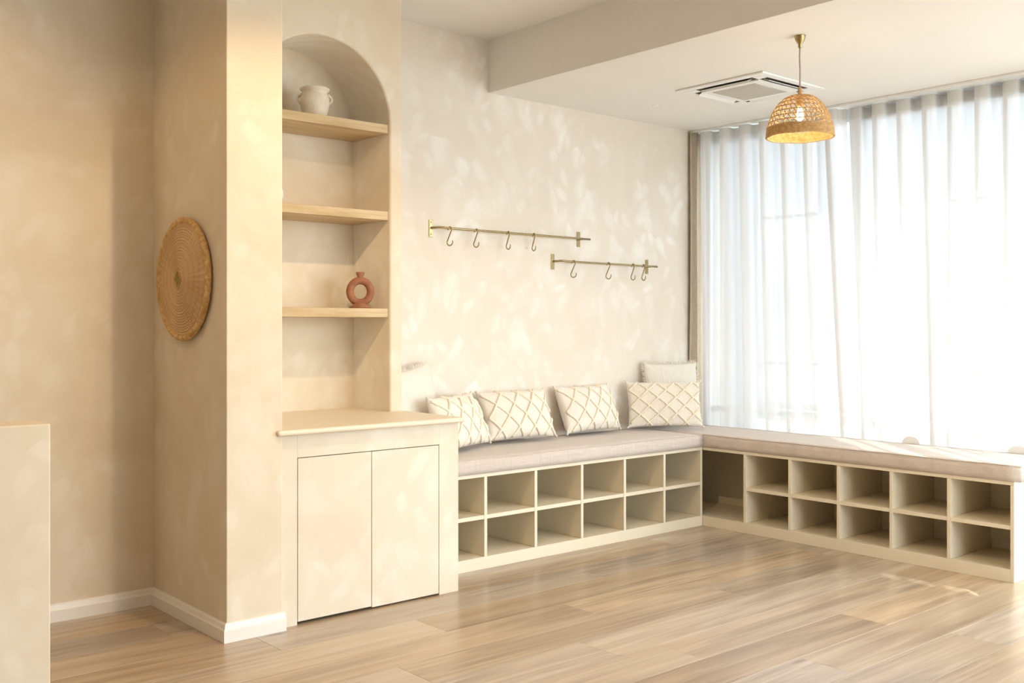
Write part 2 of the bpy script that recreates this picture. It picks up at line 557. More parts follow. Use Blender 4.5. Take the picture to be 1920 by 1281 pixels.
# breast wall with arched niche
def breast():
    bm = bmesh.new()
    cu, cz, r = 2.42, 2.165, 0.36
    z0, ztop = ZC - .03, ZU + .02
    path = [(cu + r, z0)]
    na = 40
    for i in range(na + 1):
        a = math.pi * i / na
        path.append((cu + r * math.cos(a), cz + r * math.sin(a)))
    path.append((cu - r, z0))
    n = len(path)
    def offs(d):      # path pushed outwards by d
        res = []
        for i, (u, z) in enumerate(path):
            if i == 0: res.append((u + d, z))
            elif i == n - 1: res.append((u - d, z))
            else:
                a = math.pi * (i - 1) / na
                res.append((u + d * math.cos(a), z + d * math.sin(a)))
        return res
    rb = 0.010
    rings = []
    for d, y in ((rb, NV), (rb * .3, NV + rb * .3), (0, NV + rb), (0, NB)):
        rings.append([bm.verts.new((u, y, z)) for u, z in offs(d)])
    for a, b in zip(rings, rings[1:]):
        for i in range(n - 1):
            f = bm.faces.new((a[i], a[i + 1], b[i + 1], b[i])); f.smooth = True
    bm.faces.new(rings[-1])
    top = [bm.verts.new((v.co.x, NV, ztop)) for v in rings[0][1:-1]]
    for i in range(len(top) - 1):
        bm.faces.new((rings[0][i + 1], rings[0][i + 2], top[i + 1], top[i]))
    def quad(*p): bm.faces.new([bm.verts.new(q) for q in p])
    e = 0.004
    quad((cu + r + rb, NV, z0), (BR - e, NV, z0), (BR - e, NV, ztop), (cu + r + rb, NV, ztop))
    quad((cu - r - rb, NV, z0), (PU1 - .01, NV, z0), (PU1 - .01, NV, ztop), (cu - r - rb, NV, ztop))
    quad((BR - e, NV, z0), (BR, NV + e, z0), (BR, NV + e, ztop), (BR - e, NV, ztop))
    quad((BR, NV + e, z0), (BR, VW, z0), (BR, VW, ztop), (BR, NV + e, ztop))
    o = obj('wall_niche', bm, M_PLA_Y2)
    o['kind'] = 'structure'; o['label'] = 'lime washed chimney breast with a tall arched niche'; o['category'] = 'wall'
breast()

# baseboards: plain lower board with a set back, sloping top
def baseboard(name, p0, p1, nrm, label, e0=0.0, e1=0.0):
    p0, p1, nrm = Vector((*p0, 0)), Vector((*p1, 0)), Vector((*nrm, 0))
    d = (p1 - p0).normalized()
    prof = [(0, 0), (.018, 0), (.018, .046), (.0135, .052), (.0105, .066), (.006, .071), (0, .071)]
    bm = bmesh.new()
    A = [bm.verts.new(p0 - d * (e0 * t) + nrm * t + Vector((0, 0, z))) for t, z in prof]
    B = [bm.verts.new(p1 + d * (e1 * t) + nrm * t + Vector((0, 0, z))) for t, z in prof]
    m = len(prof)
    for i in range(m):
        bm.faces.new((A[i], A[(i + 1) % m], B[(i + 1) % m], B[i]))
    bm.faces.new(A); bm.faces.new(B[::-1])
    o = obj(name, bm, M_TRIM)
    o['kind'] = 'structure'; o['label'] = label; o['category'] = 'baseboard'
baseboard('baseboard_alcove', (U_MIN, VALC), (PU0, VALC), (0, -1), 'white baseboard along the alcove wall', 0, -1)
baseboard('baseboard_pillar_side', (PU0, VALC), (PU0, PV), (-1, 0), 'white baseboard along the shaded pillar side', -1, 1)
baseboard('baseboard_pillar_front', (PU0, PV), (PU1 + .008, PV), (0, -1), 'short white baseboard across the pillar front', 1, 0)

# ------------------------------------------------------------------ window wall, outside
V_W0 = V_MIN + .02     # near end of the glazing
win = thing('window_1', 'tall white framed shopfront glazing behind the sheer curtains', 'window', (UWIN, 1.63, 0))
win['kind'] = 'structure'
def wbox(name, v0, v1, z0, z1, mat, t=.05):
    return box(name, -t / 2, t / 2, v0 - 1.63, v1 - 1.63, z0, z1, mat, win)
wbox('bottom_rail', V_W0, VW, 0, .12, M_FRAME, .07)
wbox('top_rail', V_W0, VW, 2.42, ZL, M_FRAME, .07)
mv = [VW - .03 - i * 1.118 for i in range(6)] + [V_W0 + .03]
for v in mv:
    wbox('mullion', v - .03, v + .03, .12, 2.42, M_FRAME, .07)
for a, b in zip(mv, mv[1:]):
    wbox('pane', b + .03, a - .03, .12, 2.42, M_GLASS, .008)
    wbox('transom', b + .03, a - .03, .62, .66, M_FRAME, .05)
rw = thing('window_2', 'wide shopfront window behind the camera', 'window', (3.9, V_MIN - .05, 0))
rw['kind'] = 'structure'
for x in (-1.47, 0, 1.47):
    box('mullion', x - .03, x + .03, -.03, .03, .1, 2.5, M_FRAME, rw)
box('bottom_rail', -1.5, 1.5, -.035, .035, 0, .1, M_FRAME, rw)
for a, b in ((-1.44, -.03), (.03, 1.44)):
    box('pane', a, b, -.004, .004, .1, 2.5, M_GLASS, rw)
# outside: pavement, return wall and canopy added unseen to shade the glass, pale building across the street
def outside(name, x0, x1, y0, y1, z0, z1, mat, label, cat):
    o = struct(name, x0, x1, y0, y1, z0, z1, mat, label, cat)
    return o
outside('pavement', -14, 16, -16, 16, -.3, -.13, M_PAVE, 'pale concrete pavement outside the windows', 'pavement')
outside('wall_shade', ROOM_R, ROOM_R + .42, VW + .02, VW + .2, -.13, 3.0, M_RENDER, 'pale wall added out of view to shade the far window end', 'wall')
outside('canopy', ROOM_R - .02, ROOM_R + .02, V_MIN, VW + .2, 2.56, 2.66, M_RENDER, 'thin canopy added out of view to shade the upper glass', 'canopy')

# pale two storey building on the far side of the street, faintly seen through the voile
bld = thing('building', 'pale grey building across the street seen faintly through the curtain', 'building', (15.0, 4.0, -.13))
box('facade', 0, 3.0, -14, 14, 0, 5.2, M_RENDER, bld)
box('roof_edge', -.15, 3.1, -14.1, 14.1, 5.2, 5.45, M_RENDER, bld)
for i in range(9):
    for z in (.7, 3.2):
        fr = box('window', -.06, .02, -12.4 + i * 3.0, -10.9 + i * 3.0, z, z + 1.5, M_RENDER, bld)
        box('pane', -.045, -.035, -.65, .65, .1, 1.4, M_SHUT, fr)
# light portals help the sampler find the sky through the two windows
def portal(name, loc, rot, sx, sy):
    l = bpy.data.lights.new(name, 'AREA')
    l.shape = 'RECTANGLE'; l.size = sx; l.size_y = sy
    l.cycles.is_portal = True
    o = bpy.data.objects.new(name, l); COL.objects.link(o)
    o.location = loc; o.rotation_euler = rot
portal('sky_portal', (ROOM_R + .0, 1.23, 1.27), (0, R(90), 0), 2.5, 6.5)
portal('sky_portal', (3.9, V_MIN - .12, 1.3), (R(90), 0, 0), 3.0, 2.4)

# ------------------------------------------------------------------ ceiling downlights (out of frame, niche and alcove lamps plus two added for warm fill)
def downlight(x, y, power, col, label, spot=True, size=120, blend=0.35, rad=.025):
    t = thing('downlight', label, 'downlight', (x, y, ZU), 0, 'recessed downlights')
    bm = bmesh.new()
    add_lathe(bm, [(.030, -.002), (.036, -.006), (.046, -.006), (.048, 0.0)], 32)
    obj('trim_ring', bm, M_TRIM, t, True)
    bm = bmesh.new()
    add_lathe(bm, [(0, -.003), (.030, -.003), (.030, -.001)], 24)
    obj('lens', bm, M_LED, t)
    l = bpy.data.lights.new('downlight_lamp', 'SPOT' if spot else 'POINT')
    l.energy = power; l.color = col; l.shadow_soft_size = rad
    if spot:
        l.spot_size = R(size); l.spot_blend = blend
    o = bpy.data.objects.new('downlight_lamp', l); COL.objects.link(o)
    o.parent = t; o.location = (0, 0, -.02)
downlight(2.02, 2.50, 54, WARM, 'recessed ceiling downlight in front of the arched niche', True, 150)
downlight(0.55, 3.60, 13, (1.0, 0.66, 0.34), 'recessed ceiling downlight over the left alcove', True, 150)
downlight(2.60, 1.20, 24, WARM, 'added out-of-frame fill downlight warming the bulkhead', True, 150)  # unseen lamp added to warm the bulkhead face
downlight(0.30, 1.20, 12, WARM, 'added out-of-frame fill downlight above the camera', True, 150)  # unseen lamp added as general warm fill

# ------------------------------------------------------------------ cabinet under the niche
cab = thing('cabinet', 'built-in lime washed cabinet with two flush doors under the arched niche', 'cabinet', (2.404, CV, 0))
def cb(name, x0, x1, y0, y1, z0, z1, mat, bev=0.0015):
    return box(name, x0 - 2.404, x1 - 2.404, y0 - CV, y1 - CV, z0, z1, mat, cab, bev)
D0, DS, D1, DT = 2.038, 2.388, 2.741, 0.668
cb('stile', PU1 + .001, D0 - .0015, CV, CV + .022, 0, ZC - .022, M_PLA_C)
cb('stile', D1 + .0015, BR, CV, CV + .022, 0, ZC - .022, M_PLA_C)
cb('top_rail', D0 - .0015, D1 + .0015, CV, CV + .022, DT + .002, ZC - .022, M_PLA_C, 0)
cb('side_panel', BR - .02, BR, CV + .022, VW - .02, 0, ZC - .022, M_PLA_X)
cb('inner_back', PU1 + .01, BR - .02, CV + .06, CV + .075, 0, ZC - .03, M_DARK, 0)
cb('door', D0 + .0015, DS - .0015, CV, CV + .020, .013, DT - .0015, M_PLA_C)
cb('door', DS + .0015, D1 - .0015, CV, CV + .020, .008, DT - .0015, M_PLA_C)

def countertop():
    bm = bmesh.new()
    x0, x1, yf = PU1 - .028, BR + .013, CV - .037
    add_box(bm, x0, x1, yf, PV - .002, ZC - .022, ZC, .0095, 3)
    add_box(bm, PU1 + .001, x1, PV - .012, NV + .004, ZC - .022, ZC, .003, 1)
    add_box(bm, 2.062, 2.778, NV, NB - .001, ZC - .022, ZC - .0005)
    o = obj('countertop', bm, M_COUNTER)
    tag(o, 'cream countertop with rounded nosing on the built-in cabinet', 'countertop')
countertop()

for z0, lab in ((2.121, 'top pine shelf in the arched niche, holding the two-handled jar'),
                (1.704, 'middle pine shelf in the arched niche, with a dark knot on its edge'),
                (1.238, 'lowest pine shelf in the arched niche, under the ring vase')):
    o = box('niche_shelf', 2.0615, 2.7785, NV + .012, NB - .002, z0, z0 + .042, M_PINE, None, .002)
    tag(o, lab, 'shelf', 'pine niche shelves')
    o.rotation_euler = (0, 0, 0)

# ------------------------------------------------------------------ things in the niche
def jar(loc):
    t = thing('jar', 'pale clay two-handled jar on the top niche shelf', 'jar', loc)
    bm = bmesh.new()
    prof = [(0, 0), (.046, 0), (.049, .004), (.058, .03), (.066, .058), (.069, .082), (.066, .104), (.058, .120), (.056, .127), (.060, .133),
            (.067, .138), (.069, .143), (.067, .148), (.060, .150), (.054, .148), (.051, .140), (.050, .122), (.052, .10), (.03, .06), (0, .05)]
    add_lathe(bm, prof, 40)
    obj('body', bm, M_CLAY, t, True)
    for s in (-1, 1):
        bm = bmesh.new()
        pts = [(s * (.058 + .021 * math.sin(math.pi * i / 10) ** .8), 0, .118 - .042 * i / 10) for i in range(11)]
        pts[0] = (s * .054, 0, .119); pts[-1] = (s * .062, 0, .075)
        add_tube(bm, pts, [.0085 - .003 * math.sin(math.pi * i / 10) for i in range(11)], 10)
        obj('handle', bm, M_CLAY, t, True)
    t.rotation_euler = (0, 0, R(-28))
jar((2.452, 4.262, 2.163))

def ring_vase(loc):
    t = thing('ring_vase', 'terracotta ring-shaped vase on the lowest niche shelf', 'vase', loc)
    bm = bmesh.new()
    a, bb, mnr, zc = .049, .053, .0185, .082
    pts = [(a * math.cos(2 * math.pi * i / 40), 0, zc + bb * math.sin(2 * math.pi * i / 40)) for i in range(40)]
    add_tube(bm, pts, mnr, 14, True)
    obj('ring', bm, M_TERRA, t, True)
    bm = bmesh.new()
    add_lathe(bm, [(0, 0), (.050, 0), (.053, .004), (.049, .010), (.034, .018), (.028, .026), (0, .03)], 32)
    obj('foot', bm, M_TERRA, t, True)
    bm = bmesh.new()
    add_lathe(bm, [(.012, .142), (.0145, .148), (.015, .156), (.019, .163), (.0205, .172), (.0195, .176), (.015, .175), (.011, .165), (0, .160)], 24)
    obj('neck', bm, M_TERRA, t, True)
    t.rotation_euler = (0, 0, R(-34))
ring_vase((2.685, 4.235, 1.280))
bm = bmesh.new()
add_lathe(bm, [(0, 0), (.028, 0), (.046, .014), (.056, .040), (.054, .064), (.040, .084), (.022, .093), (.019, .101), (.022, .106), (.016, .105), (.013, .09), (0, .085)], 36)
o = obj('bud_vase', bm, M_CERAMIC, None, True)
o.location = (2.212, 4.235, 1.746)
tag(o, 'small round white vase peeking out on the middle niche shelf', 'vase')

# ------------------------------------------------------------------ woven wall disc
def disc():
    t = thing('woven_disc', 'round woven grass tray hung on the pillar side', 'wall decor', (PU0 - .004, 4.02, 1.386))
    t.rotation_euler = (0, R(-90), 0)        # local Z -> -X, local X -> up
    bm = bmesh.new()
    r0 = .232
    prof = [(0, .034)]
    n = 132
    for i in range(1, n + 1):
        r = r0 * i / n
        base = .034 - .016 * (r / r0) ** 2
        prof.append((r, base + .0017 * math.sin(i * math.pi / 3)))
    prof += [(r0, 0.004), (0, .002)]
    add_lathe(bm, prof, 96)
    for v in bm.verts:       # radial stitches
        r = math.hypot(v.co.x, v.co.y)
        if .09 < r < .231 and v.co.z > .01:
            i = round(math.atan2(v.co.y, v.co.x) / (2 * math.pi / 96))
            v.co.z += .0018 * (1 if i % 2 else -1) * min(1, (r - .09) / .1)
    obj('woven_face', bm, M_COIL, t, False)
    bm = bmesh.new()
    pts = [((r0 + .006) * math.cos(2 * math.pi * i / 96), (r0 + .006) * math.sin(2 * math.pi * i / 96), .014) for i in range(96)]
    add_tube(bm, pts, [.0125 + .0012 * (i % 3 == 0) for i in range(96)], 10, True)
    obj('rim', bm, M_GRASS_RIM, t, True)
    bm = bmesh.new()
    q = [(-.040, 0), (0, -.033), (.040, 0), (0, .033)]
    lo = [bm.verts.new((x, y, .030)) for x, y in q]; hi = [bm.verts.new((x * .86, y * .86, .037)) for x, y in q]
    bm.faces.new(hi)
    for i in range(4):
        bm.faces.new((lo[i], lo[(i + 1) % 4], hi[(i + 1) % 4], hi[i]))
    obj('centre_patch', bm, M_PATCH, t)
    bm = bmesh.new()
    add_tube(bm, [(x, y, .036) for x, y in q], .0028, 6, True)
    obj('patch_border', bm, M_GRASS_RIM, t)
disc()

# ------------------------------------------------------------------ hook rails
def hook_rail(x0, x1, bar0, bar1, z, label):
    t = thing('hook_rail', label, 'rail', ((x0 + x1) / 2, VW, z), 0, 'brass hook rails')
    cx = (x0 + x1) / 2
    for x in (x0, x1):
        p = box('wall_plate', x - cx - .012, x - cx + .012, -.006, 0, -.046, .046, M_BRASS, t, .001)
        for zz in (.032, -.032):
            bm = bmesh.new()
            add_lathe(bm, [(0, 0), (.0042, 0), (.0042, .001), (.002, .002), (0, .002)], 12)
            s = obj('screw', bm, M_BRASS, p)
            s.rotation_euler = (R(90), 0, 0); s.location = (0, -.0032, .046 + zz)
    d = -.055
    bm = bmesh.new()
    pts = [(x0 - cx, -.004, .002), (x0 - cx + .012, -.018, .003), (x0 - cx + .028, -.038, .005), (x0 - cx + .045, -.050, .004), (x0 - cx + .07, d, .002)]
    pts += [(x0 - cx + .07 + (bar1 - x0 - .07) * i / 6, d, .002 * (1 - i / 6)) for i in range(1, 7)]
    add_tube(bm, pts, .0062, 10)
    add_tube(bm, [(x1 - cx, -.004, 0), (x1 - cx, d, 0)], .005, 8)
    obj('bar', bm, M_BRASS, t, True)
hook_rail(3.268, 4.373, 3.29, 4.42, 1.719, 'upper brass hook rail with four S-hooks on the back wall')
hook_rail(4.160, 4.988, 4.18, 5.03, 1.576, 'lower brass hook rail nearer the curtain with four S-hooks')

def s_hook_mesh():
    bm = bmesh.new()
    pts = []
    r1, r2 = .0125, .0195
    for i in range(13):                       # top loop over the bar, tip at the back
        a = R(200) - R(230) * i / 12
        pts.append((0, -r1 * math.cos(a), r1 * math.sin(a)))
    zb = -.068
    for i in range(1, 6):
        f = i / 6
        y = pts[12][1] * (1 - f) + r2 * f
        pts.append((0, y - .000, pts[12][2] * (1 - f) + zb * f))
    for i in range(13):
        a = R(0) - R(205) * i / 12
        pts.append((0, r2 * math.cos(a), zb + r2 * math.sin(a)))
    # in local space the hook lies in the YZ plane
    add_tube(bm, [Vector(p) for p in pts], [.0034] * (len(pts) - 3) + [.0032, .0028, .002], 8)
    for f in bm.faces: f.smooth = True
    me = bpy.data.meshes.new('s_hook'); bmesh.ops.recalc_face_normals(bm, faces=bm.faces); bm.to_mesh(me); bm.free()
    me.materials.append(M_BRASS)
    return me
HM = s_hook_mesh()
ordw = ['first', 'second', 'third', 'fourth']
for xs, z, nm in (((3.356, 3.538, 3.769, 3.963), 1.7195, 'upper'), ((4.281, 4.580, 4.802, 4.901), 1.5765, 'lower')):
    for i, x in enumerate(xs):
        o = bpy.data.objects.new('s_hook', HM); COL.objects.link(o)
        o.location = (x, VW - .055, z - .004)
        o.rotation_euler = (0, 0, R((14, 8, -4, -10)[i]))
        tag(o, 'brass S-hook, %s from the left on the %s rail' % (ordw[i], nm), 'hook', 'S-hooks on the brass rails')

# ------------------------------------------------------------------ benches
TB = .018
def bench_back():
    t = thing('storage_bench', 'cream cubby bench along the back wall beside the cabinet', 'bench', (3.87, BV, 0))
    def p(name, x0, x1, y0, y1, z0, z1, bev=.0012):
        return box(name, x0 - 3.87, x1 - 3.87, y0 - BV, y1 - BV, z0, z1, M_CREAM, t, bev)
    X0, X1, Y1 = BR + .002, BU - .001, VW - .002
    p('plinth', X0, X1, BV, BV + .02, 0, .060)
    p('bottom_board', X0, X1, BV + .0205, Y1 - .04, .042, .060)
    p('top_board', X0, X1, BV, Y1, ZB - TB, ZB)
    p('back_panel', X0, X1, Y1 - .04, Y1 - .028, .02, ZB - TB - .0005)
    dv = [BU - .0095 - .3335 * i for i in range(7)]
    for x in dv:
        if x > X0 + .02:
            p('divider', x - .009, x + .009, BV + .0005, Y1 - .041, .0605, ZB - TB - .0005)
    edges = [x for x in dv if x > X0 + .02] + [X0 - .009]
    for a, b in zip(edges, edges[1:]):
        p('cubby_shelf', b + .0095, a - .0095, BV + .002, Y1 - .041, .245, .265)
bench_back()
RV0, RV1 = 2.100, BV + .012
RU1 = 5.368
def bench_right():
    t = thing('storage_bench', 'cream cubby bench under the window curtains with tall corner compartment', 'bench', (BU, 3.0, 0))
    def p(name, x0, x1, y0, y1, z0, z1, bev=.0012):
        return box(name, x0 - BU, x1 - BU, y0 - 3.0, y1 - 3.0, z0, z1, M_CREAM, t, bev)
    far = VW - .004
    p('plinth', BU, BU + .02, RV0 + .018, RV1 - .0125, 0, .060)
    p('bottom_board', BU + .0205, RU1 - .042, RV0 + .0185, far, .042, .060)
    p('top_board', BU, RU1, RV0, BV - .001, ZB - TB, ZB)
    p('top_board', BU + .003, RU1, BV, far, ZB - TB, ZB)
    p('back_panel', RU1 - .042, RU1 - .030, RV0 + .0185, far, .02, ZB - TB - .0005)
    p('end_panel', BU, RU1, RV0, RV0 + .018, 0, ZB - TB - .0005)
    dv = [3.621 - .302 * i for i in range(5)]
    for y in dv:
        p('divider', BU + .0005, RU1 - .043, y - .009, y + .009, .0605, ZB - TB - .0005)
    edges = dv + [RV0 + .009]
    for a, b in zip(edges, edges[1:]):
        p('cubby_shelf', BU + .002, RU1 - .043, b + .0095, a - .0095, .245, .265)
bench_right()

def bench_cushion(name, x0, x1, y0, y1, label, front):
    """box cushion: slightly domed top, soft edges, piping along the top and bottom edges"""
    cx, cy = (x0 + x1) / 2, (y0 + y1) / 2
    t = thing(name, label, 'cushion', (cx, cy, ZB + .0005), 0, 'taupe bench cushions')
    hx, hy, h = (x1 - x0) / 2, (y1 - y0) / 2, ZCU - ZB - .001
    bm = bmesh.new()
    nx, ny = max(8, int(hx * 30)), max(8, int(hy * 30))
    rnd = random.Random(name + label)
    ph = [rnd.uniform(0, 6) for _ in range(4)]
    def top(u, v):
        edge = min(1, (1 - abs(u)) * hx / .05) * min(1, (1 - abs(v)) * hy / .05)
        return h - .004 + .004 * edge + .0016 * math.sin(u * hx * 9 + ph[0]) * math.sin(v * hy * 11 + ph[1])
    g = {}
    for i in range(nx + 1):
        for j in range(ny + 1):
            u, v = -1 + 2 * i / nx, -1 + 2 * j / ny
            g[i, j] = bm.verts.new((u * hx, v * hy, top(u, v)))
    for i in range(nx):
        for j in range(ny):
            bm.faces.new((g[i, j], g[i + 1, j], g[i + 1, j + 1], g[i, j + 1])).smooth = True
    loop = [g[i, 0] for i in range(nx)] + [g[nx, j] for j in range(ny)] + [g[nx - i, ny] for i in range(nx)] + [g[0, ny - j] for j in range(ny)]
    lv = [loop]
    for f, puff in ((.66, .0035), (.33, .0035), (0, 0)):
        ring = []
        for v in loop:
            x, y = v.co.x, v.co.y
            x += puff * (1 if x > hx - 1e-4 else -1 if x < -hx + 1e-4 else 0)
            y += puff * (1 if y > hy - 1e-4 else -1 if y < -hy + 1e-4 else 0)
            ring.append(bm.verts.new((x, y, v.co.z * f)))
        lv.append(ring)
    m = len(loop)
    for a, b in zip(lv, lv[1:]):
        for i in range(m):
            bm.faces.new((a[i], b[i], b[(i + 1) % m], a[(i + 1) % m])).smooth = True
    bm.faces.new(lv[-1])
    tops = [v.co.copy() for v in loop]
    obj('pad', bm, M_LINEN, t)
    bm = bmesh.new()
    add_tube(bm, [c + Vector((0, 0, .0005)) for c in tops], .0026, 6, True)
    obj('piping', bm, M_LINEN, t, True)
bench_cushion('bench_cushion', BR + .004, BU - .0125, BV - .008, VW - .006, 'long taupe linen bench cushion under the patterned pillows', 'y')
bench_cushion('bench_cushion', BU + .0035 - .008, RU1 - .002, RV0 - .03, VW - .006, 'long taupe linen bench cushion below the sheer curtains', 'x')

# cream rounded boards standing between the window bench and the curtain
for y, lab in ((2.863, 'cream rounded board end rising behind the middle of the window cushion'), (2.285, 'cream rounded board end rising behind the near end of window cushion')):
    bm = bmesh.new()
    prof = [(-.055, 0), (.055, 0)] + [(.055 * math.cos(math.pi * i / 16), ZCU - .012 + .05 * math.sin(math.pi * i / 16)) for i in range(17)]
    a = [bm.verts.new((-.008, y_, z_)) for y_, z_ in prof]; b = [bm.verts.new((.008, y_, z_)) for y_, z_ in prof]
    bm.faces.new(a); bm.faces.new(b[::-1])
    for i in range(len(prof)):
        bm.faces.new((a[i], a[(i + 1) % len(prof)], b[(i + 1) % len(prof)], b[i]))
    o = obj('rounded_board', bm, M_ACW)
    o.location = (RU1 + .0105, y, 0)
    tag(o, lab, 'board', 'rounded boards behind the cushion')

# ------------------------------------------------------------------ pillows
def pillow_surf(w_, h_, t_, seed):
    rnd = random.Random(seed)
    ph = [rnd.uniform(0, 6.28) for _ in range(6)]
    def f(u, v, side):
        x = w_ / 2 * u * (1 - .045 * (1 - v * v))
        y = h_ / 2 * v * (1 - .055 * (1 - u * u))
        e = max(0.0, (1 - u * u) * (1 - v * v))
        z = t_ / 2 * e ** .42
        z += .005 * e * (math.sin(5 * u + ph[0]) * math.cos(4 * v + ph[1]) + .6 * math.sin(9 * u * v + ph[2]))
        # creases running in from the corners
        c = (abs(u) * abs(v)) ** 3
        z += .006 * c * math.sin(14 * (abs(u) - abs(v)) + ph[3])
        return Vector((x, y, side * max(z, 0)))
    return f
def pillow_body(bm, f, nx=30, ny=24):
    g = {}
    for s in (1, -1):
        for i in range(nx + 1):
            for j in range(ny + 1):
                u, v = math.sin(math.pi / 2 * (-1 + 2 * i / nx)), math.sin(math.pi / 2 * (-1 + 2 * j / ny))
                border = i in (0, nx) or j in (0, ny)
                if s == -1 and border:
                    g[s, i, j] = g[1, i, j]
                else:
                    g[s, i, j] = bm.verts.new(f(u, v, s))
        for i in range(nx):
            for j in range(ny):
                q = [g[s, i, j], g[s, i + 1, j], g[s, i + 1, j + 1], g[s, i, j + 1]]
                fc = bm.faces.new(q if s == 1 else q[::-1])
                fc.smooth = True
def place_pillow(o, bl, br, lean, h_, z=ZCU, roll=0.0):
    """bottom edge from bl to br (plan), leaning back from the vertical by `lean` degrees"""
    a, b = Vector((*bl, 0)), Vector((*br, 0))
    ex = (b - a).normalized()
    back = Vector((0, 0, 1)).cross(ex)                 # away from the viewer
    ey = (Vector((0, 0, 1)) * math.cos(R(lean)) + back * math.sin(R(lean))).normalized()
    ez = ex.cross(ey)
    m = Matrix((ex, ey, ez)).transposed().to_4x4() @ Matrix.Rotation(R(roll), 4, 'Z')
    c = (a + b) / 2 + Vector((0, 0, z)) + ey * (h_ / 2)
    o.matrix_world = Matrix.Translation(c) @ m
def lumbar(bl, br, lean, label, seed, w_=.47, h_=.285, t_=.15, dz=.022, roll=0, slope=1.0):
    t = thing('lumbar_pillow', label, 'pillow', (0, 0, 0), 0, 'diamond tufted lumbar pillows')
    f = pillow_surf(w_, h_, t_, seed)
    bm = bmesh.new(); pillow_body(bm, f)
    obj('cover', bm, M_PILLOW, t)
    rnd = random.Random(seed)
    sp = .118                                  # spacing of the cords along the width
    for sgn in (1, -1):
        for k in range(-5, 6):
            c = k * sp + (sp * .25 if sgn > 0 else -sp * .1)
            pts, rad = [], []
            n = 44
            for i in range(n + 1):
                v = -1 + 2 * i / n
                x = c + sgn * v * h_ / 2 * .82 * slope
                u = x / (w_ / 2)
                if abs(u) > .985:
                    continue
                q = f(u, v * .985, 1)
                q.z += .003
                pts.append(q + Vector((rnd.uniform(-.0012, .0012), rnd.uniform(-.0012, .0012), 0)))
                rad.append(.0068 + rnd.uniform(-.0010, .0014))
            if len(pts) > 5:
                bm = bmesh.new(); add_tube(bm, pts, rad, 7)
                obj('tufted_cord', bm, M_TUFT, t, True)
    # bunched tassel at each corner
    for u in (-1, 1):
        for v in (-1, 1):
            bm = bmesh.new()
            c = f(u, v, 1)
            for q in range(12):
                d = Vector((u * rnd.uniform(.1, 1), v * rnd.uniform(.1, 1), rnd.uniform(-.6, .6))).normalized() * .010
                add_tube(bm, [c - d * .5, c + d * .3 + Vector((0, 0, .001)), c + d], [.004, .004, .0022], 5)
            obj('corner_tuft', bm, M_TUFT, t, True)
    place_pillow(t, bl, br, lean, h_, ZCU + dz, roll)
    return t
def square_pillow(bl, br, lean, label, seed, s_=.42, t_=.105, roll=0, dz=.022):
    t = thing('square_pillow', label, 'pillow', (0, 0, 0), 0, 'fringed square pillows')
    f = pillow_surf(s_, s_, t_, seed)
    bm = bmesh.new(); pillow_body(bm, f)
    obj('cover', bm, M_RIB, t)
    rnd = random.Random(seed)
    bm = bmesh.new()
    for side in range(4):
        for i in range(78):
            p = -1 + 2 * (i + rnd.random()) / 78
            u, v = ((p, 1), (1, p), (p, -1), (-1, p))[side]
            c = f(u, v, 1)
            d = Vector(((0, 1, 0), (1, 0, 0), (0, -1, 0), (-1, 0, 0))[side])
            tvec = Vector((d.y, d.x, 0))
            ln = rnd.uniform(.012, .022)
            e = c + d * ln + tvec * rnd.uniform(-.007, .007) + Vector((0, 0, rnd.uniform(-.006, .006)))
            add_tube(bm, [c - d * .004, (c + e) / 2 + Vector((0, 0, rnd.uniform(-.003, .003))), e], [.0022, .0020, .0013], 4)
    obj('fringe', bm, M_RIB, t, False, kind='stuff')
    place_pillow(t, bl, br, lean, s_, ZCU + dz, roll)
    return t
lumbar((3.105, 4.085), (3.500, 4.262), 24, 'diamond tufted lumbar pillow half hidden behind the cabinet', 1)
lumbar((3.548, 4.296), (4.000, 4.270), 25, 'diamond tufted lumbar pillow second from the cabinet', 2)
lumbar((4.128, 4.300), (4.600, 4.325), 22, 'diamond tufted lumbar pillow between two others under the lower rail', 3)
lumbar((4.682, 4.335), (5.067, 4.065), 15, 'diamond tufted lumbar pillow in the bench corner', 4, t_=.11, slope=1.35)
square_pillow((2.900, 4.235), (3.240, 4.345), 10, 'white fringed square pillow beside the chimney breast', 5, s_=.39, roll=7, dz=.046)
square_pillow((4.905, 4.365), (5.255, 4.25), 8, 'white fringed square pillow in the corner behind lumbar pillow', 6, s_=.39)

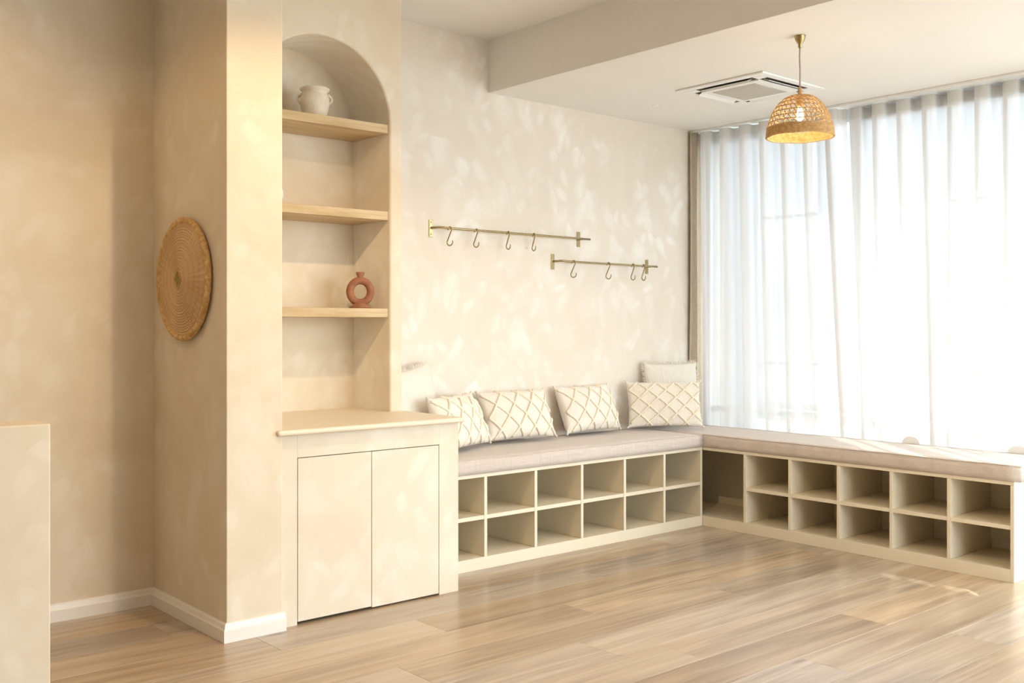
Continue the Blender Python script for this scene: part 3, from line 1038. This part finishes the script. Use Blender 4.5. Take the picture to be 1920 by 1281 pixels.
# ------------------------------------------------------------------ air conditioner cassette
def aircon():
    u0, u1, v0, v1 = 4.410, 4.980, 3.150, 3.730
    cx, cy = (u0 + u1) / 2, (v0 + v1) / 2
    t = thing('air_conditioner', 'white ceiling cassette air conditioner beside the pendant lamp', 'air conditioner', (cx, cy, ZL))
    def p(name, x0, x1, y0, y1, z0, z1, mat, par=t, bev=.002):
        return box(name, x0, x1, y0, y1, z0, z1, mat, par, bev)
    h = .285
    hv = .29
    # outer frame of four rails
    for name, x0, x1, y0, y1 in (('frame_rail', -h, -h + .045, -hv, hv), ('frame_rail', h - .045, h, -hv, hv),
                                 ('frame_rail', -h + .0455, h - .0455, -hv, -hv + .045), ('frame_rail', -h + .0455, h - .0455, hv - .045, hv)):
        p(name, x0, x1, y0, y1, -.011, -.0005, M_ACW, t, .003)
    p('air_slot', -h + .046, h - .046, -hv + .046, hv - .046, -.006, -.001, M_DARK, t, 0)
    p('centre_panel', -.185, .185, -.190, .190, -.017, -.0065, M_ACW, t, .003)
    g = p('grille', -.146, .146, -.142, .142, -.0195, -.0175, M_ACG, t, 0)
    for i in range(14):
        x = -.135 + .27 * i / 13
        box('grille_bar', x - .003, x + .003, -.140, .140, -.0018, 0, M_ACG, g)
    for sx, sy in ((-1, 0), (1, 0), (0, -1), (0, 1)):
        bm = bmesh.new()
        add_box(bm, -.155, .155, -.019, .019, -.002, .002, .001, 1)
        o = obj('louvre', bm, M_ACW, t)
        o.location = (sx * .213, sy * .218, -.0125)
        o.rotation_euler = (R(-22), 0, {(-1, 0): R(90), (1, 0): R(-90), (0, -1): R(180), (0, 1): 0}[(sx, sy)])
    for sx in (-1, 1):
        for sy in (-1, 1):
            p('corner_cover', min(sx * .186, sx * .239), max(sx * .186, sx * .239), min(sy * .191, sy * .244), max(sy * .191, sy * .244), -.012, -.0065, M_ACW, t, .002)
aircon()

# ------------------------------------------------------------------ pendant lamp
def pendant():
    x, y = 4.005, 2.662
    t = thing('pendant_lamp', 'woven rattan dome pendant lamp with brass ceiling rose, lit', 'pendant lamp', (x, y, ZL))
    bm = bmesh.new()
    add_lathe(bm, [(0, -.056), (.006, -.056), (.0085, -.050), (.0085, -.040), (.012, -.034), (.020, -.022), (.0235, -.010), (.025, -.003), (.025, -.0005)], 28)
    obj('ceiling_rose', bm, M_BRASS, t, True)
    bm = bmesh.new()
    add_tube(bm, [(0.0, 0, -.05), (-.001, 0.001, -.10), (.0015, 0, -.16), (0, 0, -.215), (0, 0, -.245)], .0036, 8)
    obj('cord', bm, M_CORD, t, True)
    zt, zb = -.276, -.455
    rmax = .144
    def prof(f):            # f 0 at the crown, 1 at the rim
        r = rmax * math.sin(min(1, .12 + f * .88) * math.pi / 2) ** .62
        if f > .55: r = r * (1 + .03 * (f - .55))
        return r, zt + (zb - zt) * f ** 1.25
    bm = bmesh.new()
    add_lathe(bm, [(.004, -.232), (.0085, -.236), (.0095, -.262), (.013, -.266), (.013, -.275), (.017, -.280), (.017, -.315), (.012, -.322), (0, -.322)], 20)
    obj('lamp_holder', bm, M_RATTAN, t, True)
    sh = bpy.data.objects.new('lamp_shade', None)
    # shade: hoops as one mesh, slanted splits between them, dense rim band
    bm = bmesh.new()
    rows = [0.0, .12, .24, .36, .48, .60, .71, .81]
    for f in rows:
        r, z = prof(f)
        n = 64
        add_tube(bm, [(r * math.cos(2 * math.pi * i / n), r * math.sin(2 * math.pi * i / n), z) for i in range(n)], .0027, 6, True)
    r, z = prof(0)
    for i in range(10):      # crown spokes
        a = 2 * math.pi * i / 10
        add_tube(bm, [(.010 * math.cos(a), .010 * math.sin(a), z + .006), (r * math.cos(a), r * math.sin(a), z)], .003, 5)
    shade = obj('lamp_shade', bm, M_RATTAN, t, True)
    bm = bmesh.new()
    for q, (f0, f1) in enumerate(zip(rows, rows[1:])):
        n = 22 if q < 2 else 34
        for i in range(n):
            for off in ((0, .5, 1),):
                pts = []
                for s in range(5):
                    f = f0 + (f1 - f0) * s / 4
                    r, z = prof(f)
                    a = 2 * math.pi * (i + .62 * s / 4 * 1.0) / n
                    pts.append((r * math.cos(a), r * math.sin(a), z))
                add_tube(bm, pts, .0022, 5)
    obj('slanted_splits', bm, M_RATTAN, shade, True, kind='stuff')
    bm = bmesh.new()
    nb = 96
    for j in range(9):
        f = .81 + .19 * j / 8
        r, z = prof(f)
        pts = [((r + .0016 * (1 if (i + j) % 2 else -1)) * math.cos(2 * math.pi * i / nb), (r + .0016 * (1 if (i + j) % 2 else -1)) * math.sin(2 * math.pi * i / nb), z + .001 * math.sin(i * .4 + j)) for i in range(nb)]
        add_tube(bm, pts, .0034 if j < 8 else .0046, 6, True)
    obj('rim_band', bm, M_RATTAN, shade, True)
    bm = bmesh.new()
    add_lathe(bm, [(0, -.385), (.009, -.382), (.015, -.374), (.0165, -.364), (.013, -.345), (.009, -.328), (.009, -.318)], 24)
    obj('bulb', bm, M_BULB, t, True)
    l = bpy.data.lights.new('bulb_light', 'POINT')
    l.energy = 1.2; l.color = (1.0, .72, .45); l.shadow_soft_size = .03
    o = bpy.data.objects.new('bulb_light', l); COL.objects.link(o)
    o.parent = t; o.location = (0, 0, -.425)
pendant()

# small ceiling sensor
bm = bmesh.new()
add_lathe(bm, [(0, -.006), (.014, -.006), (.02, -.003), (.021, -.0002)], 24)
o = obj('ceiling_sensor', bm, M_ACW, None, True)
o.location = (4.62, 4.06, ZL)
tag(o, 'tiny round white sensor on the dropped ceiling', 'sensor')

# ------------------------------------------------------------------ curtains
UC = 5.455
def curtain(name, v_hi, v_lo, label, seed, lean_hi=0.0, lean_lo=0.0, ubase=5.437):
    """S-fold sheer from v_hi (far) to v_lo (near): regular folds at the track that loosen towards the floor"""
    t = thing(name, label, 'curtain', (ubase, (v_hi + v_lo) / 2, 0), 0, 'sheer window curtains')
    cy = (v_hi + v_lo) / 2
    rnd = random.Random(seed)
    per = .153
    nf = max(1, round((v_hi - v_lo) / per))
    zs = [.02 + (ZL - .022 - .02) * i / 26 for i in range(27)]
    per_fold = 14
    ns = nf * per_fold
    amp = [rnd.uniform(.75, 1.15) for _ in range(nf + 2)]
    shift = [rnd.uniform(-.045, .045) for _ in range(nf + 2)]
    skew = [rnd.uniform(-.035, .035) for _ in range(nf + 2)]
    def lerp(a, f):
        i = int(f); g = f - i
        g = g * g * (3 - 2 * g)
        return a[i] * (1 - g) + a[min(i + 1, len(a) - 1)] * g
    def pt(s, z):
        f = s / per_fold
        d = 1 - z / ZL                     # 0 at the track, 1 at the floor
        a = .036 * (1 - d * (1 - lerp(amp, f)))
        ph = 2 * math.pi * f
        v = v_hi - (v_hi - v_lo) * s / ns
        v += -.020 * math.sin(2 * ph) * (1 - .35 * d)            # S-shaped overlap of the folds
        v += d * lerp(shift, f) + d * d * lerp(skew, f)
        v += d * (lean_hi * (1 - s / ns) + lean_lo * s / ns)
        u = a * math.cos(ph) * (1 if d < .03 else 1) + .008 * d * math.sin(ph * .5 + seed)
        return Vector((u, v - cy, z))
    zh = ZL - .085
    def sheet(nm, zl, mat, dx=0.0):
        bm = bmesh.new()
        rows = [[bm.verts.new(pt(s, z) + Vector((dx, 0, 0))) for s in range(ns + 1)] for z in zl]
        for a, b in zip(rows, rows[1:]):
            for s in range(ns):
                bm.faces.new((a[s], a[s + 1], b[s + 1], b[s])).smooth = True
        return obj(nm, bm, mat, t)
    sheet('voile', [z for z in zs if z < zh - .01] + [zh], M_SHEER)
    sheet('heading_band', [zh, zh + .03, zh + .055, ZL - .022], M_HEAD)
curtain('sheer_curtain', 4.40, 3.32, 'sheer white curtain panel from the back wall to the overlap', 3, -.02, -.12)
curtain('sheer_curtain', 3.35, 1.85, 'wide sheer white curtain panel nearer the camera', 11, -.06, 0, 5.512)
tr = box('curtain_track', 5.42, 5.53, V_W0, VW - .004, ZL - .014, ZL - .0005, M_ACW, None, .002)
tag(tr, 'white curtain track along the dropped ceiling', 'curtain track')
# narrow beige drape gathered against the back wall
bm = bmesh.new()
rows = []
for i in range(24):
    z = .02 + (ZL - .03) * i / 23
    d = abs(z - 1.0) / 1.5
    row = []
    for s in range(25):
        f = s / 24
        row.append(bm.verts.new((-.075 + .13 * f, .018 * math.sin(f * 12.5 + .4 * math.sin(z * 2)) - .0 + .004 * math.sin(z * 3 + f * 4), z)))
    rows.append(row)
for a, b in zip(rows, rows[1:]):
    for s in range(24):
        bm.faces.new((a[s], a[s + 1], b[s + 1], b[s])).smooth = True
o = obj('side_drape', bm, M_DRAPE)
sm = o.modifiers.new('thickness', 'SOLIDIFY'); sm.thickness = .003
o.location = (UC + .012, VW - .030, 0)
tag(o, 'narrow beige drape hanging in the corner beside the back wall', 'drape')
